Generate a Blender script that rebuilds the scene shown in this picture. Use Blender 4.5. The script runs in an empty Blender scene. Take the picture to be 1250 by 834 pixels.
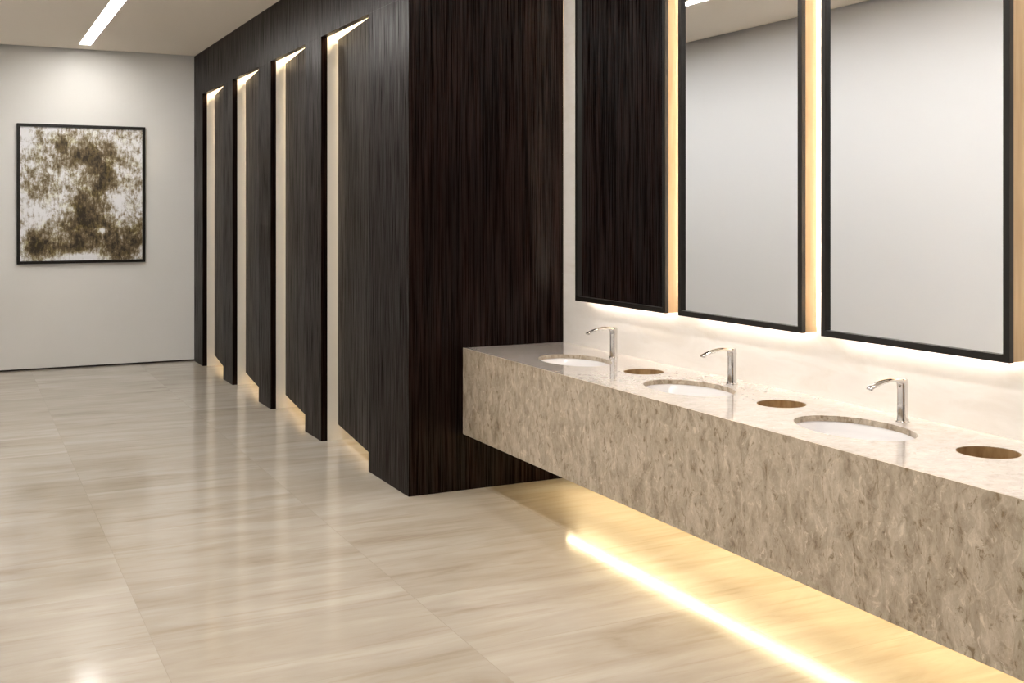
import bpy, bmesh, math
from mathutils import Vector
C = bpy.context.scene
COL = C.collection
PI = math.pi

# ------------------------------------------------------------------ measures (metres)
XL, XF, XW = -0.125, 2.281, 3.286      # left wall, cubicle front, mirror wall
YE, YB, YN = 5.899, 12.31, -1.3        # cubicle end panel, far wall, wall behind the viewer
ZC = 3.298                             # ceiling
XS = 3.75                              # back of the cubicles
ZT, ZU = 0.827, 0.328                  # counter top, counter underside
XCF = 2.618                            # counter front
MX = 3.186                             # mirror frame front
CAMZ = 1.62

# ------------------------------------------------------------------ node helpers
def new_mat(name, rough=0.5, col=(0.8, 0.8, 0.8), metal=0.0, spec=0.5, coat=0.0, coat_rough=0.05):
    m = bpy.data.materials.new(name)
    m.use_nodes = True
    b = m.node_tree.nodes['Principled BSDF']
    b.inputs['Base Color'].default_value = (*col, 1)
    b.inputs['Roughness'].default_value = rough
    b.inputs['Metallic'].default_value = metal
    b.inputs['Specular IOR Level'].default_value = spec
    b.inputs['Coat Weight'].default_value = coat
    b.inputs['Coat Roughness'].default_value = coat_rough
    return m, m.node_tree, b

def N(nt, t, **kw):
    n = nt.nodes.new(t)
    for k, v in kw.items():
        setattr(n, k, v)
    return n

def pos(nt, scale=(1, 1, 1), loc=(0, 0, 0), rot=(0, 0, 0)):
    g = N(nt, 'ShaderNodeNewGeometry')
    mp = N(nt, 'ShaderNodeMapping')
    mp.inputs['Scale'].default_value = scale
    mp.inputs['Location'].default_value = loc
    mp.inputs['Rotation'].default_value = rot
    nt.links.new(g.outputs['Position'], mp.inputs['Vector'])
    return mp.outputs[0]

def noise(nt, vec, scale=5, detail=4, rough=0.5, dist=0.0):
    n = N(nt, 'ShaderNodeTexNoise')
    n.inputs['Scale'].default_value = scale
    n.inputs['Detail'].default_value = detail
    n.inputs['Roughness'].default_value = rough
    n.inputs['Distortion'].default_value = dist
    nt.links.new(vec, n.inputs['Vector'])
    return n.outputs['Fac']

def ramp(nt, fac, stops, mode='LINEAR'):
    r = N(nt, 'ShaderNodeValToRGB')
    r.color_ramp.interpolation = mode
    el = r.color_ramp.elements
    while len(el) < len(stops):
        el.new(0.5)
    for e, (p, c) in zip(el, stops):
        e.position = p
        e.color = (*c, 1) if len(c) == 3 else c
    nt.links.new(fac, r.inputs[0])
    return r.outputs[0]

def g(v):
    return (v, v, v)

def mix(nt, fac, a, b, mode='MIX'):
    m = N(nt, 'ShaderNodeMix', data_type='RGBA', blend_type=mode)
    for sock, v in ((m.inputs[0], fac), (m.inputs[6], a), (m.inputs[7], b)):
        if isinstance(v, (int, float)):
            sock.default_value = v
        elif isinstance(v, tuple):
            sock.default_value = (*v, 1)
        else:
            nt.links.new(v, sock)
    return m.outputs[2]

def mth(nt, op, a, b=None, c=None, clamp=False):
    m = N(nt, 'ShaderNodeMath', operation=op)
    m.use_clamp = clamp
    for i, v in enumerate((a, b, c)):
        if v is None:
            continue
        if isinstance(v, (int, float)):
            m.inputs[i].default_value = v
        else:
            nt.links.new(v, m.inputs[i])
    return m.outputs[0]

def bump(nt, b, h, strength=0.2, dist=0.01):
    n = N(nt, 'ShaderNodeBump')
    n.inputs['Strength'].default_value = strength
    n.inputs['Distance'].default_value = dist
    nt.links.new(h, n.inputs['Height'])
    nt.links.new(n.outputs[0], b.inputs['Normal'])

def emit_mat(name, col, strength):
    m = bpy.data.materials.new(name)
    m.use_nodes = True
    nt = m.node_tree
    nt.nodes.clear()
    e = N(nt, 'ShaderNodeEmission')
    e.inputs[0].default_value = (*col, 1)
    e.inputs[1].default_value = strength
    o = N(nt, 'ShaderNodeOutputMaterial')
    nt.links.new(e.outputs[0], o.inputs[0])
    return m

M = {}
# painted wall
m, nt, b = new_mat('painted_plaster', 0.6, (0.72, 0.69, 0.65), spec=0.3)
f = noise(nt, pos(nt), 1.1, 3)
nt.links.new(ramp(nt, f, [(0.3, (0.75, 0.735, 0.70)), (0.7, (0.79, 0.775, 0.745))]), b.inputs['Base Color'])
bump(nt, b, noise(nt, pos(nt), 90, 3), 0.05, 0.002)
M['wall'] = m
# left wall, cool white paint
m, nt, b = new_mat('cool_white_paint', 0.6, (0.86, 0.87, 0.89), spec=0.3)
bump(nt, b, noise(nt, pos(nt), 90, 3), 0.05, 0.002)
M['cool'] = m
# ceiling
m, nt, b = new_mat('ceiling_paint', 0.75, (0.86, 0.78, 0.67), spec=0.2)
bump(nt, b, noise(nt, pos(nt), 70, 3), 0.05, 0.002)
M['ceil'] = m
# mirror wall: pale polished stone
m, nt, b = new_mat('pale_stone_wall', 0.32, (0.8, 0.75, 0.68), spec=0.4)
f = noise(nt, pos(nt, (1, 1.2, 5)), 2.2, 6, 0.6, 0.6)
nt.links.new(ramp(nt, f, [(0.32, (0.79, 0.75, 0.69)), (0.5, (0.85, 0.82, 0.775)), (0.7, (0.81, 0.775, 0.725))]), b.inputs['Base Color'])
M['stonewall'] = m
# dark recess
M['dark'] = new_mat('shadow_gap_black', 0.8, (0.02, 0.016, 0.012))[0]
# cubicle interior laminate
m, nt, b = new_mat('cream_laminate', 0.45, (0.80, 0.74, 0.64), spec=0.4)
bump(nt, b, noise(nt, pos(nt), 60, 2), 0.03, 0.002)
M['cream'] = m

# floor: polished vein-cut marble, 1.05 x 0.61 m slabs
m, nt, b = new_mat('vein_cut_marble', 0.1, spec=0.6)
br = N(nt, 'ShaderNodeTexBrick', offset=0.0, squash=1.0)
br.inputs['Scale'].default_value = 1
br.inputs['Mortar Size'].default_value = 0.0012
br.inputs['Mortar Smooth'].default_value = 0.3
br.inputs['Brick Width'].default_value = 1.054
br.inputs['Row Height'].default_value = 0.61
br.inputs['Color1'].default_value = (0, 0, 0, 1)
br.inputs['Color2'].default_value = (1, 1, 1, 1)
br.inputs['Mortar'].default_value = (0.5, 0.5, 0.5, 1)
nt.links.new(pos(nt, loc=(-0.653 + 5.27, -0.072 + 3.05, 0)), br.inputs['Vector'])
# shift the veining from slab to slab
gpos = N(nt, 'ShaderNodeNewGeometry').outputs['Position']
off = N(nt, 'ShaderNodeVectorMath', operation='SCALE')
nt.links.new(br.outputs['Color'], off.inputs[0]); off.inputs['Scale'].default_value = 3.7
add = N(nt, 'ShaderNodeVectorMath', operation='ADD')
nt.links.new(gpos, add.inputs[0]); nt.links.new(off.outputs[0], add.inputs[1])
def mapped(vec, scale, rot=(0, 0, 0)):
    mp = N(nt, 'ShaderNodeMapping')
    mp.inputs['Scale'].default_value = scale
    mp.inputs['Rotation'].default_value = rot
    nt.links.new(vec, mp.inputs['Vector'])
    return mp.outputs[0]
v1 = noise(nt, mapped(add.outputs[0], (0.9, 4.6, 1), (0, 0, 0.07)), 1.3, 7, 0.62, 0.7)
v2 = noise(nt, mapped(add.outputs[0], (1.5, 22, 1), (0, 0, 0.03)), 1.0, 5, 0.6, 0.5)
v3 = noise(nt, mapped(add.outputs[0], (1.0, 1.2, 1)), 1.6, 3)
c1 = ramp(nt, v1, [(0.25, (0.40, 0.335, 0.27)), (0.40, (0.495, 0.44, 0.375)), (0.55, (0.54, 0.49, 0.425)), (0.72, (0.60, 0.555, 0.50))])
c2 = ramp(nt, v2, [(0.28, (0.74, 0.66, 0.56)), (0.44, (0.95, 0.93, 0.90)), (0.7, (1, 1, 1))])
c3 = ramp(nt, v3, [(0.3, (0.86, 0.84, 0.81)), (0.7, (1, 1, 1))])
cc = mix(nt, 0.55, c1, c2, 'MULTIPLY')
cc = mix(nt, 0.8, cc, c3, 'MULTIPLY')
tile = ramp(nt, br.outputs['Color'], [(0.0, (0.93, 0.915, 0.89)), (1.0, (1, 1, 1))])
cc = mix(nt, 1.0, cc, tile, 'MULTIPLY')
cc = mix(nt, mth(nt, 'MULTIPLY', br.outputs['Fac'], 0.4), cc, (0.25, 0.2, 0.15))
nt.links.new(cc, b.inputs['Base Color'])
nt.links.new(ramp(nt, v3, [(0.3, g(0.09)), (0.7, g(0.15))]), b.inputs['Roughness'])
M['floor'] = m

# dark stained oak, upright grain
def wood(name, dark, light, rough, spec):
    m, nt, b = new_mat(name, rough, spec=spec)
    f1 = noise(nt, pos(nt, (16, 16, 0.7)), 2.2, 7, 0.65, 0.5)
    f2 = noise(nt, pos(nt, (95, 95, 1.6)), 1.5, 4, 0.6)
    f3 = noise(nt, pos(nt, (1, 1, 0.25)), 2.0, 3)
    c = ramp(nt, f1, [(0.3, dark), (0.52, tuple((x + y) / 2 * 0.8 for x, y in zip(dark, light))), (0.75, light)])
    c = mix(nt, 0.8, c, ramp(nt, f2, [(0.35, g(0.35)), (0.6, g(1.0))]), 'MULTIPLY')
    c = mix(nt, 0.6, c, ramp(nt, f3, [(0.3, (0.8, 0.7, 0.65)), (0.7, (1, 1, 1))]), 'MULTIPLY')
    nt.links.new(c, b.inputs['Base Color'])
    nt.links.new(ramp(nt, f2, [(0.3, g(rough + 0.12)), (0.7, g(rough - 0.05))]), b.inputs['Roughness'])
    nt.links.new(ramp(nt, f2, [(0.38, g(0.0)), (0.62, g(spec + 0.15))]), b.inputs['Specular IOR Level'])
    b.inputs['IOR'].default_value = 1.38
    bump(nt, b, f2, 0.3, 0.003)
    return m
M['wood'] = wood('dark_stained_oak', (0.0022, 0.0014, 0.0012), (0.022, 0.0095, 0.0070), 0.33, 0.07)

# counter stone: taupe breccia with pale veins and ochre flecks
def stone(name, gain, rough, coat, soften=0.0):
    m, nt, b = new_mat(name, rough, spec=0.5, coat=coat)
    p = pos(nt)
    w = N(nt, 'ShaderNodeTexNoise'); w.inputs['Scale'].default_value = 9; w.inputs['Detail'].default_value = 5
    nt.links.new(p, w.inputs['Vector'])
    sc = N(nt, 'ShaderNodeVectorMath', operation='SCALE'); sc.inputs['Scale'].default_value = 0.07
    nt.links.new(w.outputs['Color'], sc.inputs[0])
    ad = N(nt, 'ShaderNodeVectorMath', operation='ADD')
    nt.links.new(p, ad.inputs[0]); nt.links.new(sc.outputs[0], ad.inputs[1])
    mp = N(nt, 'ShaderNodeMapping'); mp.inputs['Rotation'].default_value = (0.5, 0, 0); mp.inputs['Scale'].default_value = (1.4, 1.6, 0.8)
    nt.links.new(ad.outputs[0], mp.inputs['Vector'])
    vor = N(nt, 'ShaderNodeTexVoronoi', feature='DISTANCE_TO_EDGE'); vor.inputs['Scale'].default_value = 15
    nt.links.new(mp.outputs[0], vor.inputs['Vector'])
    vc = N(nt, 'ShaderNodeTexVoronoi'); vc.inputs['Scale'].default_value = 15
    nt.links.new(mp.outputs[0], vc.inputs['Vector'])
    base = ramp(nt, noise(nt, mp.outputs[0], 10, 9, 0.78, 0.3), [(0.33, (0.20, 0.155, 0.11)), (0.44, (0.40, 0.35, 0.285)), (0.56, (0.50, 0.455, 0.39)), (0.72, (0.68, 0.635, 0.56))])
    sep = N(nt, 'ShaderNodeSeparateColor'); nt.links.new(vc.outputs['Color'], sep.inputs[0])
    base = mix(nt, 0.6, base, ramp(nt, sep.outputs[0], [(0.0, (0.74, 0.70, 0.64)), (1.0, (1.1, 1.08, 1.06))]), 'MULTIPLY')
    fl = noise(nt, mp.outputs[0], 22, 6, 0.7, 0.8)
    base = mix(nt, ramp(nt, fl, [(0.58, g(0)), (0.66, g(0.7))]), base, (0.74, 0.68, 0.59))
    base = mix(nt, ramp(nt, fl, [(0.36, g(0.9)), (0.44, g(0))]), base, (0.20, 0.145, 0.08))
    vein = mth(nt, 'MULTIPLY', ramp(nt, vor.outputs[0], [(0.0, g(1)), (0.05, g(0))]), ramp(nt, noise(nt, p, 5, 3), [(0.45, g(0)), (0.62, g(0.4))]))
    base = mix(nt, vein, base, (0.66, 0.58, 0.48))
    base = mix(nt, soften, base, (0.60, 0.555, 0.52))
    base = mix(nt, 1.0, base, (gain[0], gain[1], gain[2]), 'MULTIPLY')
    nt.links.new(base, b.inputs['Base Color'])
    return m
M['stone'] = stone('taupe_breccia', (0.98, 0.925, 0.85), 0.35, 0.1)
M['stonetop_lit'] = stone('lit_polished_taupe_breccia', (1.36, 1.35, 1.38), 0.09, 0.9, 0.6)  # polished copy of the stone, light on the top painted in as paler colour

M['chrome'] = new_mat('chrome', 0.07, (0.64, 0.63, 0.62), 1.0)[0]
M['ceramic'] = new_mat('white_glazed_ceramic', 0.12, (0.82, 0.80, 0.80), spec=0.6)[0]
M['frame'] = new_mat('black_brown_metal', 0.35, (0.010, 0.008, 0.006), 0.0, 0.3)[0]
M['mirror'] = new_mat('silvered_glass', 0.0, (0.93, 0.945, 0.96), 1.0)[0]
M['aluminium'] = new_mat('brushed_aluminium', 0.35, (0.7, 0.68, 0.65), 1.0)[0]
m, nt, b = new_mat('pale_oak_veneer', 0.45, spec=0.4)
f = noise(nt, pos(nt, (20, 20, 1.2)), 2, 5)
nt.links.new(ramp(nt, f, [(0.3, (0.42, 0.29, 0.16)), (0.7, (0.56, 0.41, 0.25))]), b.inputs['Base Color'])
M['oak'] = m
m, nt, b = new_mat('bronze_liner', 0.4, spec=0.4)
f = noise(nt, pos(nt, (6, 6, 2)), 6, 4)
nt.links.new(ramp(nt, f, [(0.3, (0.27, 0.15, 0.06)), (0.7, (0.46, 0.30, 0.15))]), b.inputs['Base Color'])
M['bronze'] = m
M['led_ceiling'] = emit_mat('ceiling_lamp_glow', (1.0, 0.965, 0.92), 22)
M['led_mirror'] = emit_mat('mirror_lamp_glow', (1.0, 0.93, 0.84), 56)
M['led_counter'] = emit_mat('counter_lamp_glow', (1.0, 0.79, 0.45), 13)
M['led_counter_added'] = emit_mat('added_counter_lamp_glow', (1.0, 0.95, 0.90), 10)
M['led_stall'] = emit_mat('cubicle_lamp_glow', (1.0, 0.82, 0.56), 24)

# ------------------------------------------------------------------ mesh helpers
def box(bm, x0, x1, y0, y1, z0, z1):
    vs = [bm.verts.new(p) for p in ((x0, y0, z0), (x1, y0, z0), (x1, y1, z0), (x0, y1, z0),
                                    (x0, y0, z1), (x1, y0, z1), (x1, y1, z1), (x0, y1, z1))]
    for q in ((3, 2, 1, 0), (4, 5, 6, 7), (0, 1, 5, 4), (1, 2, 6, 5), (2, 3, 7, 6), (3, 0, 4, 7)):
        bm.faces.new([vs[i] for i in q])

def obj(name, bm, mat, parent=None, loc=(0, 0, 0), smooth=False, bevel=0.0):
    bmesh.ops.recalc_face_normals(bm, faces=bm.faces)
    if smooth:
        for f_ in bm.faces:
            f_.smooth = True
    me = bpy.data.meshes.new(name)
    bm.to_mesh(me); bm.free()
    me.materials.append(mat)
    o = bpy.data.objects.new(name, me)
    COL.objects.link(o)
    o.location = loc
    if parent:
        o.parent = parent
    if bevel:
        md = o.modifiers.new('bevel', 'BEVEL'); md.width = bevel; md.segments = 2; md.limit_method = 'ANGLE'
    if smooth:
        md = o.modifiers.new('edge', 'EDGE_SPLIT'); md.split_angle = math.radians(40)
    return o

def bxo(name, dims, mat, parent=None, bevel=0.0):
    bm = bmesh.new()
    box(bm, *dims)
    return obj(name, bm, mat, parent, bevel=bevel)

def thing(name, label, cat, loc, group=None):
    o = bpy.data.objects.new(name, None)
    COL.objects.link(o)
    o.location = loc
    o.empty_display_size = 0.1
    o['label'] = label; o['category'] = cat
    if group:
        o['group'] = group
    return o

def struct(o):
    o['kind'] = 'structure'
    return o

def slab_holes(bm, outer, holes, z0, z1):
    """flat slab between z0 and z1 with outline outer and through-holes (lists of xy)"""
    for z in (z0, z1):
        edges = []
        for loop in [outer] + holes:
            vs = [bm.verts.new((x, y, z)) for x, y in loop]
            edges += [bm.edges.new((vs[i], vs[(i + 1) % len(vs)])) for i in range(len(vs))]
        bmesh.ops.triangle_fill(bm, use_beauty=True, use_dissolve=False, edges=edges)
    for loop in [outer] + holes:
        n = len(loop)
        lo = [bm.verts.new((x, y, z0)) for x, y in loop]
        hi = [bm.verts.new((x, y, z1)) for x, y in loop]
        for i in range(n):
            j = (i + 1) % n
            bm.faces.new((lo[i], lo[j], hi[j], hi[i]))
    bmesh.ops.remove_doubles(bm, verts=bm.verts, dist=1e-5)

def rect(x0, x1, y0, y1):
    return [(x0, y0), (x1, y0), (x1, y1), (x0, y1)]

def oval(cx, cy, a, b_, n=48):
    return [(cx + a * math.cos(2 * PI * i / n), cy + b_ * math.sin(2 * PI * i / n)) for i in range(n)]

def loft(bm, rings, close_first=False, close_last=False):
    prev = None
    for r in rings:
        cur = [bm.verts.new(p) for p in r]
        if prev:
            n = len(cur)
            for i in range(n):
                bm.faces.new((prev[i], prev[(i + 1) % n], cur[(i + 1) % n], cur[i]))
        else:
            first = cur
        prev = cur
    if close_first:
        bm.faces.new(first)
    if close_last:
        bm.faces.new(prev)

def ring_frame(bm, x0, x1, y0, y1, z0, z1, w):
    """rectangular frame in the YZ plane, thickness x0..x1, bar width w (mitred as one loop)"""
    o_ = [(y0, z0), (y1, z0), (y1, z1), (y0, z1)]
    i_ = [(y0 + w, z0 + w), (y1 - w, z0 + w), (y1 - w, z1 - w), (y0 + w, z1 - w)]
    prof = [[(x0, *p) for p in o_], [(x1, *p) for p in o_], [(x1, *p) for p in i_], [(x0, *p) for p in i_]]
    rings = [[bm.verts.new(p) for p in r] for r in prof]
    for k in range(4):
        a, c = rings[k], rings[(k + 1) % 4]
        for i in range(4):
            bm.faces.new((a[i], a[(i + 1) % 4], c[(i + 1) % 4], c[i]))

# ------------------------------------------------------------------ the room
bm = bmesh.new(); box(bm, XL - 0.1, XS + 0.1, YN - 0.1, YB + 0.1, -0.12, 0)
struct(obj('floor', bm, M['floor']))
LX0, LX1, LY0, LY1 = 1.075, 1.195, -0.6, 11.93
bm = bmesh.new()
slab_holes(bm, rect(XL + 0.045, XS + 0.1, YN, YB - 0.045), [rect(LX0, LX1, LY0, LY1)], ZC, ZC + 0.07)
struct(obj('ceiling', bm, M['ceil']))
bm = bmesh.new(); box(bm, XL - 0.1, XS + 0.1, YN - 0.1, YB + 0.1, ZC + 0.13, ZC + 0.2)
struct(obj('shadow_gap_cover_1', bm, M['dark']))  # closing plate above the ceiling gap, black to paint in its shade
bm = bmesh.new(); box(bm, XL - 0.1, XL, YN - 0.1, YB + 0.1, 0.0, ZC + 0.13)
struct(obj('wall_left', bm, M['cool']))
bm = bmesh.new(); box(bm, XL, XS, YB, YB + 0.1, 0.018, ZC + 0.13)
struct(obj('wall_back', bm, M['wall']))
bm = bmesh.new(); box(bm, XL, XS, YB + 0.02, YB + 0.1, 0, 0.018)
struct(obj('shadow_gap_base', bm, M['dark']))  # strip recessed in the wall-base gap, black to paint in its shade
bm = bmesh.new(); box(bm, XL, XS + 0.1, YN - 0.1, YN, 0, ZC + 0.13)
struct(obj('wall_front', bm, M['wood']))  # unseen wall; dark wood put in so the end panel reflects dark
bm = bmesh.new(); box(bm, XW, XW + 0.12, YN, YE, 0, ZC)
struct(obj('wall_right', bm, M['stonewall']))
bm = bmesh.new(); box(bm, XS, XS + 0.1, YE - 0.2, YB, 0, ZC)
struct(obj('wall_rear', bm, M['cream']))

# ------------------------------------------------------------------ ceiling lamp
t = thing('linear_ceiling_light', 'long slim white recessed strip light running along the beige ceiling', 'light', (1.135, 5.665, ZC))
def local(o, t):
    """parent o to t, keeping the world position of its mesh"""
    o.parent = t
    o.location = -Vector(t.location)
    return o
local(bxo('diffuser', (LX0 + 0.006, LX1 - 0.006, LY0 + 0.006, LY1 - 0.006, ZC + 0.006, ZC + 0.03), M['led_ceiling']), t)
bm = bmesh.new()
slab_holes(bm, rect(LX0, LX1, LY0, LY1), [rect(LX0 + 0.006, LX1 - 0.006, LY0 + 0.006, LY1 - 0.006)], ZC - 0.001, ZC + 0.07)
local(obj('housing', bm, M['aluminium']), t)

t = thing('linear_ceiling_light', 'added unseen ceiling strip light that brightens the stone basin counter', 'light', (2.8, 3.3, ZC))
local(bxo('diffuser', (2.76, 2.84, 1.0, 5.5, ZC - 0.004, ZC - 0.001), M['led_counter_added']), t)  # strip added out of view to brighten the countertop and basin wall
# ------------------------------------------------------------------ end panel of the cubicle block
t = bxo('end_panel', (0, XW - XF - 0.002, 0, 0.04, 0, ZC - 0.002), M['wood'])
t.location = (XF + 0.001, YE, 0.001)
t['label'] = 'near-black wooden wall panel closing the cubicle row beside the stone basin counter'
t['category'] = 'panel'

# ------------------------------------------------------------------ toilet cubicles
H0, PITCH, OPEN, TH = 6.585, 1.416, 1.012, 0.046
ZL, ZD0, ZD1 = 2.849, 0.112, 2.832
LAB = ['nearest dark wooden toilet cubicle, beside the end panel and basin counter, door ajar',
       'second dark wooden toilet cubicle counted from the basin counter, door ajar',
       'third dark wooden toilet cubicle counted from the basin counter, door ajar',
       'farthest dark wooden toilet cubicle, against the pale wall with the painting, door ajar']
DOOR_ANGLE = math.radians(6.3)
for k in range(4):
    h = H0 + PITCH * k                       # hinge line
    far = h + OPEN
    near = YE + 0.0405 if k == 0 else h
    end = YB - 0.001 if k == 3 else h + PITCH
    t = thing('toilet_cubicle', LAB[k], 'toilet cubicle', (XF, near, 0), 'dark wooden toilet cubicles')
    if k == 0:
        local(bxo('pilaster', (XF, XF + TH, near, h, 0.0, ZL), M['wood'], bevel=0.0015), t)
    local(bxo('pilaster', (XF, XF + TH, far, end, 0.0, ZL), M['wood'], bevel=0.0015), t)
    local(bxo('fascia', (XF, XF + TH, near, end, ZL, ZC - 0.001), M['wood']), t)
    # door, hinged on the near pilaster, swung a little inwards
    bm = bmesh.new()
    box(bm, 0.0, 0.036, 0.008, 1.0, ZD0, ZD1)
    d = obj('door', bm, M['wood'], t, bevel=0.0015)
    d.location = Vector((XF + 0.009, h, 0)) - Vector(t.location)
    d.rotation_euler = (0, 0, -DOOR_ANGLE)
    # pale hinge leaves
    for z in (0.45, 1.5, 2.55):
        bmh = bmesh.new()
        box(bmh, 0.039, 0.045, 0.012, 0.06, z - 0.05, z + 0.05)
        obj('hinge', bmh, M['aluminium'], d)
    # cream dividing wall on the far side
    local(bxo('divider', (XF + TH, XS - 0.001, far + 0.001, far + 0.03, 0.0, ZC - 0.001), M['cream']), t)
    # lamp over the cubicle
    ym = (h + far) / 2
    l = local(bxo('cubicle_lamp', (2.62, 3.5, ym - 0.25, ym + 0.25, ZC - 0.03, ZC - 0.001), M['led_stall']), t)

# ------------------------------------------------------------------ counter
CY0 = 0.9
PY = [3.087 + 1.03 * i for i in range(3)]          # basins / taps
HY = [2.574 + 1.027 * i for i in range(3)]         # waste openings
BX, BA, BB = 2.935, 0.172, 0.258
HX, HR = 3.032, 0.1
t = thing('vanity_counter', 'long floating counter of mottled taupe stone carrying three basins', 'counter', (XCF, CY0, ZU))
bm = bmesh.new()
slab_holes(bm, rect(XCF + 0.0062, XW - 0.001, CY0, YE - 0.001),
           [oval(BX, y, BA, BB, 64) for y in PY] + [oval(HX, y, HR, HR) for y in HY], ZT - 0.022, ZT)
ct = local(obj('countertop', bm, M['stonetop_lit'], bevel=0.0), t)
ct.data.materials.append(M['stone'])          # raw cut edges of the openings; darker stone also paints in their shade
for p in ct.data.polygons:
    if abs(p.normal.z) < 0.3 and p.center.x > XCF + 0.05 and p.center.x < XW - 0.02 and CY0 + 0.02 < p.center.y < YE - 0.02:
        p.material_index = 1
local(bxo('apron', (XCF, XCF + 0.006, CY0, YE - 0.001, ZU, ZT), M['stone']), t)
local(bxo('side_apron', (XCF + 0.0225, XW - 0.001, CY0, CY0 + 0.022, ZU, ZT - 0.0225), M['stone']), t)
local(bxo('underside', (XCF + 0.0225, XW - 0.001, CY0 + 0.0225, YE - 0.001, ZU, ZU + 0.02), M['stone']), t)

t = thing('under_counter_light', 'slim warm strip light under the stone counter along the wall', 'light', (3.22, 3.4, ZU))
local(bxo('channel', (3.20, 3.245, 1.0, 5.72, ZU - 0.014, ZU), M['aluminium']), t)
local(bxo('diffuser', (3.204, 3.241, 1.004, 5.716, ZU - 0.022, ZU - 0.0145), M['led_counter']), t)

# basins
def basin(i):
    t = thing('undermount_basin', ['white oval basin sunk in the counter, nearest of the three',
                                   'white oval basin sunk in the counter, middle of the three',
                                   'white oval basin sunk in the counter next to the dark end panel'][i],
              'basin', (BX, PY[i], ZT - 0.022), 'undermount basins in the counter')
    bm = bmesh.new()
    rings = []
    prof = [(1.14, 0.0), (1.02, 0.0), (0.995, -0.006), (0.97, -0.03), (0.90, -0.07), (0.76, -0.105), (0.52, -0.128), (0.25, -0.136), (0.09, -0.138)]
    for s, z in prof:
        rings.append([(x, y, z) for x, y in oval(0, 0, BA * s, BB * s, 64)])
    back = [(0.09, -0.150), (0.54, -0.142), (0.80, -0.118), (0.95, -0.08), (1.03, -0.03), (1.04, -0.012), (1.14, -0.012)]
    for s, z in back:
        rings.append([(x, y, z) for x, y in oval(0, 0, BA * s, BB * s, 64)])
    rings.append(rings[0])
    loft(bm, rings)
    bmesh.ops.remove_doubles(bm, verts=bm.verts, dist=1e-5)
    for v in bm.verts:
        v.co.z -= 0.0005
    obj('bowl', bm, M['ceramic'], t, smooth=True)
    bm = bmesh.new()
    rings = [[(x, y, z) for x, y in oval(0, 0, r, r, 32)] for r, z in ((0.024, -0.137), (0.024, -0.134), (0.018, -0.132), (0.014, -0.135), (0.004, -0.135))]
    loft(bm, rings, True, True)
    obj('drain', bm, M['chrome'], t, smooth=True)
    return t
for i in range(3):
    basin(i)

# waste openings in the counter
for i in range(3):
    t = thing('waste_chute', ['round bronze waste opening in the counter at the right edge of the view',
                              'round bronze waste opening between the nearest and middle basins',
                              'round bronze waste opening between the middle and far basins'][i],
              'waste opening', (HX, HY[i], ZT - 0.4), 'round waste openings in the counter')
    bm = bmesh.new()
    rings = [[(x, y, z) for x, y in oval(0, 0, r, r, 48)] for r, z in
             ((0.0985, 0.398), (0.0985, 0.02), (0.02, 0.02), (0.02, 0.014), (0.0995, 0.014), (0.0995, 0.398))]
    rings.append(rings[0])
    loft(bm, rings, )
    bmesh.ops.remove_doubles(bm, verts=bm.verts, dist=1e-5)
    obj('liner', bm, M['bronze'], t, smooth=True)

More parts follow.
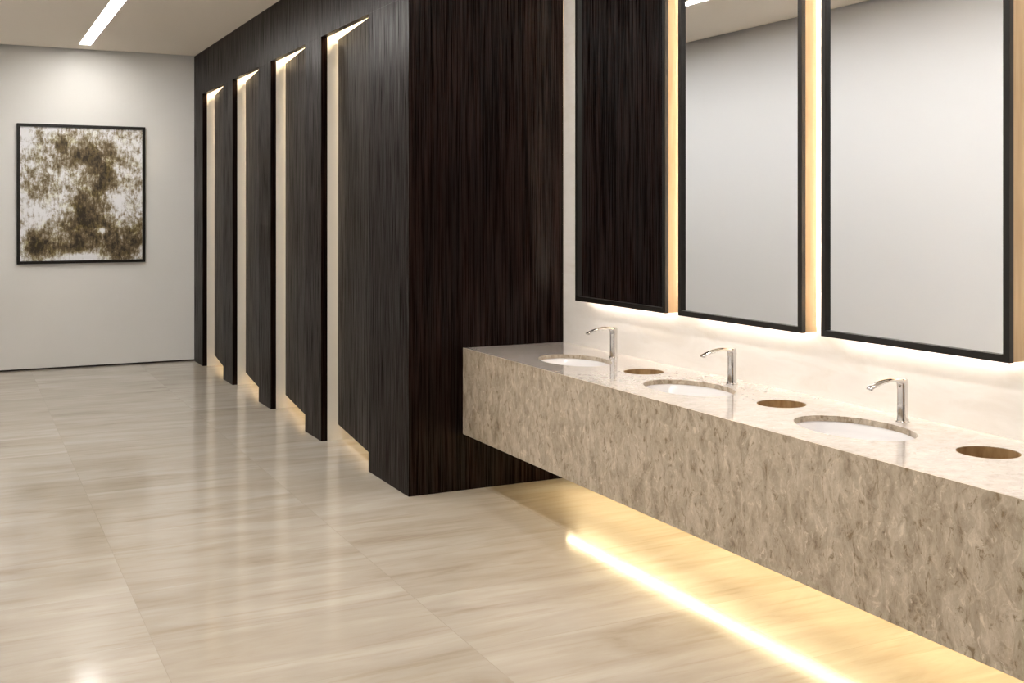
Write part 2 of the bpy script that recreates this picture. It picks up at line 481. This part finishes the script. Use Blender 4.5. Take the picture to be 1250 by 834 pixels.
# taps
def tap(i):
    t = thing('basin_tap', ['chrome tap with curved flat spout at the nearest basin',
                            'chrome tap with curved flat spout at the middle basin',
                            'chrome tap with curved flat spout at the far basin by the dark panel'][i],
              'tap', (3.178, PY[i], ZT), 'chrome basin taps')
    bm = bmesh.new()
    rings = []
    for r, z in ((0.0265, 0.0), (0.0265, 0.004), (0.0245, 0.006)):
        rings.append([(x, y, z) for x, y in oval(0, 0, r, r, 40)])
    loft(bm, rings, True, True)
    obj('base_ring', bm, M['chrome'], t, smooth=True)
    bm = bmesh.new()
    rings = []
    for a, c, z in ((0.0215, 0.0205, 0.006), (0.0205, 0.0195, 0.03), (0.0200, 0.0190, 0.08), (0.0205, 0.0190, 0.125), (0.0225, 0.0195, 0.142)):
        rings.append([(x, y, z) for x, y in oval(0, 0, a, c, 40)])
    # slanted rounded head
    for s, z in ((1.0, 0.154), (0.96, 0.160), (0.8, 0.1635), (0.4, 0.165)):
        rings.append([(x - 0.002, y, z - 0.12 * (x * 0 + 0.0)) for x, y in oval(0, 0, 0.023 * s, 0.0195 * s, 40)])
    loft(bm, rings, True, True)
    obj('body', bm, M['chrome'], t, smooth=True)
    # spout: flattened arched tongue
    bm = bmesh.new()
    pts = []
    for j in range(19):
        u = j / 18
        x = 0.006 - 0.176 * u
        z = 0.150 + 0.012 * math.sin(min(u * 2.2, 1) * PI / 2) - 0.026 * max(0, u - 0.35) ** 1.7 / (0.65 ** 1.7)
        w = 0.0185 - 0.0035 * u
        th = 0.0105 - 0.0045 * u
        if j == 18:
            w *= 0.8; th *= 0.7
        pts.append((x, z, w, th))
    rings = []
    for j, (x, z, w, th) in enumerate(pts):
        a = pts[max(j - 1, 0)]; c = pts[min(j + 1, 18)]
        tx, tz = c[0] - a[0], c[1] - a[1]
        L = math.hypot(tx, tz); nx, nz = tz / L, -tx / L
        ring = []
        for q in range(24):
            an = 2 * PI * q / 24
            ca, sa = math.cos(an), math.sin(an)
            yy = w * (abs(ca) ** 0.7) * (1 if ca >= 0 else -1)
            nn = th * (abs(sa) ** 0.8) * (1 if sa >= 0 else -1)
            # hollowed underside
            if sa < 0:
                nn *= 0.55 + 0.45 * abs(ca)
            ring.append((x + nx * nn, yy, z + nz * nn))
        rings.append(ring)
    loft(bm, rings, True, True)
    sp = obj('spout', bm, M['chrome'], t, smooth=True)
    bm = bmesh.new()
    rings = [[(x - 0.158, y, z) for x, y in oval(0, 0, r, r, 24)] for r, z in ((0.008, 0.1385), (0.008, 0.131), (0.006, 0.130))]
    loft(bm, rings, True, True)
    obj('aerator', bm, M['chrome'], sp, smooth=True)
for i in range(3):
    tap(i)

# ------------------------------------------------------------------ mirrors
MZ0, MZ1 = 1.104, 2.98
def mirror(y0, y1, label):
    t = thing('wall_mirror', label, 'mirror', (XW, (y0 + y1) / 2, MZ0), 'backlit mirrors on the basin wall')
    bm = bmesh.new()
    ring_frame(bm, MX, MX + 0.022, y0, y1, MZ0, MZ1, 0.026)
    local(obj('frame', bm, M['frame'], bevel=0.001), t)
    local(bxo('mirror_glass', (MX + 0.0145, MX + 0.019, y0 + 0.0262, y1 - 0.0262, MZ0 + 0.0262, MZ1 - 0.0262), M['mirror']), t)
    local(bxo('cabinet_body', (MX + 0.0222, XW - 0.016, y0 + 0.002, y1 - 0.002, MZ0 + 0.002, MZ1 - 0.002), M['oak']), t)
    bm = bmesh.new()
    ring_frame(bm, XW - 0.0158, XW - 0.009, y0 + 0.04, y1 - 0.04, MZ0 + 0.03, MZ1 - 0.03, 0.010)
    local(obj('led_strip', bm, M['led_mirror']), t)
    local(bxo('wall_bracket', (XW - 0.0158, XW - 0.0005, y0 + 0.15, y1 - 0.15, MZ0 + 0.9, MZ0 + 0.96), M['aluminium']), t)
mirror(2.619, 3.538, 'large backlit black-framed mirror at the right edge, above the nearest basin')
mirror(3.655, 4.557, 'backlit black-framed mirror in the middle, above the middle basin')
mirror(4.670, 5.583, 'backlit black-framed mirror reflecting dark wood, above the far basin')

# ------------------------------------------------------------------ painting
t = thing('framed_painting', 'abstract painting in white, brown and olive in a thin black frame on the far wall', 'painting', (1.145, YB, 1.085))
PX0, PX1, PZ0, PZ1 = 0.522, 1.768, 1.083, 2.512
bm = bmesh.new()
ring_frame(bm, 0, 0.035, PX0, PX1, PZ0, PZ1, 0.03)
for v in bm.verts:
    v.co = Vector((v.co.y, YB - 0.001 - v.co.x, v.co.z))
local(obj('frame', bm, M['frame'], bevel=0.001), t)
m, nt, b = new_mat('abstract_painting', 0.55, spec=0.3)
sx = N(nt, 'ShaderNodeSeparateXYZ')
tp = pos(nt, (1 / (PX1 - PX0), 1, 1 / (PZ1 - PZ0)), (-PX0 / (PX1 - PX0), 0, -PZ0 / (PZ1 - PZ0)))
nt.links.new(tp, sx.inputs[0])
u, v = sx.outputs[0], sx.outputs[2]
def blob(cu, cv, su, sv, amp):
    du = mth(nt, 'DIVIDE', mth(nt, 'SUBTRACT', u, cu), su)
    dv = mth(nt, 'DIVIDE', mth(nt, 'SUBTRACT', v, cv), sv)
    d2 = mth(nt, 'ADD', mth(nt, 'MULTIPLY', du, du), mth(nt, 'MULTIPLY', dv, dv))
    e = mth(nt, 'POWER', 2.718, mth(nt, 'MULTIPLY', d2, -1.0))
    return mth(nt, 'MULTIPLY', e, amp)
dens = None
for args in ((0.47, 0.80, 0.20, 0.16, 0.62), (0.68, 0.70, 0.12, 0.18, 0.45), (0.22, 0.52, 0.16, 0.08, 0.34), (0.55, 0.46, 0.13, 0.16, 0.42),
             (0.55, 0.24, 0.22, 0.15, 0.75), (0.13, 0.16, 0.13, 0.12, 0.62), (0.30, 0.10, 0.16, 0.07, 0.45), (0.90, 0.18, 0.13, 0.13, 0.62), (0.75, 0.08, 0.2, 0.08, 0.4),
             (0.93, 0.62, 0.07, 0.18, 0.22), (0.08, 0.62, 0.06, 0.1, 0.18), (0.25, 0.9, 0.12, 0.08, 0.2),
             (0.655, 0.235, 0.035, 0.03, -0.9), (0.50, 0.045, 0.12, 0.03, -0.8)):
    q = blob(*args)
    dens = q if dens is None else mth(nt, 'ADD', dens, q)
n1 = noise(nt, pos(nt, (1, 1, 0.8)), 8.5, 10, 0.8, 0.2)
n2 = noise(nt, pos(nt, (3, 1, 0.9)), 14, 6, 0.7, 0.2)
n0 = noise(nt, pos(nt), 2.6, 3, 0.6)
dens = mth(nt, 'ADD', dens, mth(nt, 'MULTIPLY_ADD', n0, 1.2, -0.50))
dd = mth(nt, 'ADD', dens, mth(nt, 'MULTIPLY', mth(nt, 'SUBTRACT', n1, 0.5), 3.0))
dd = mth(nt, 'ADD', dd, mth(nt, 'MULTIPLY', mth(nt, 'SUBTRACT', n2, 0.5), 1.5))
c = ramp(nt, dd, [(0.0, (0.84, 0.84, 0.86)), (0.18, (0.66, 0.645, 0.64)), (0.36, (0.38, 0.33, 0.25)), (0.58, (0.17, 0.125, 0.065)), (1.0, (0.035, 0.025, 0.015))])
ol = ramp(nt, noise(nt, pos(nt), 8, 5, 0.7), [(0.5, g(0)), (0.62, g(0.7))])
ol = mth(nt, 'MULTIPLY', ol, dens, clamp=True)
c = mix(nt, ol, c, mix(nt, 1.0, c, (0.95, 0.95, 0.35), 'MULTIPLY'))
nt.links.new(c, b.inputs['Base Color'])
bump(nt, b, dd, 0.2, 0.004)
local(bxo('canvas', (PX0 + 0.0302, PX1 - 0.0302, YB - 0.022, YB - 0.004, PZ0 + 0.0302, PZ1 - 0.0302), m), t)

# ------------------------------------------------------------------ world, camera
w = bpy.data.worlds.new('world'); C.world = w; w.use_nodes = True
w.node_tree.nodes['Background'].inputs[0].default_value = (0.02, 0.02, 0.02, 1)

cam = bpy.data.cameras.new('camera')
cam.sensor_width = 36
cam.lens = 1356 / 1250 * 36
cam.shift_y = -(417 - 258) / 1250
cam.clip_start = 0.02
co = bpy.data.objects.new('camera', cam); COL.objects.link(co)
co.location = (0, 0, CAMZ)
co.rotation_euler = (PI / 2, 0, -math.atan(675 / 1356))
C.camera = co
C.view_settings.view_transform = 'Standard'
C.view_settings.look = 'None'
C.view_settings.gamma = 1
C.view_settings.exposure = 1.1
C.view_settings.use_curve_mapping = False
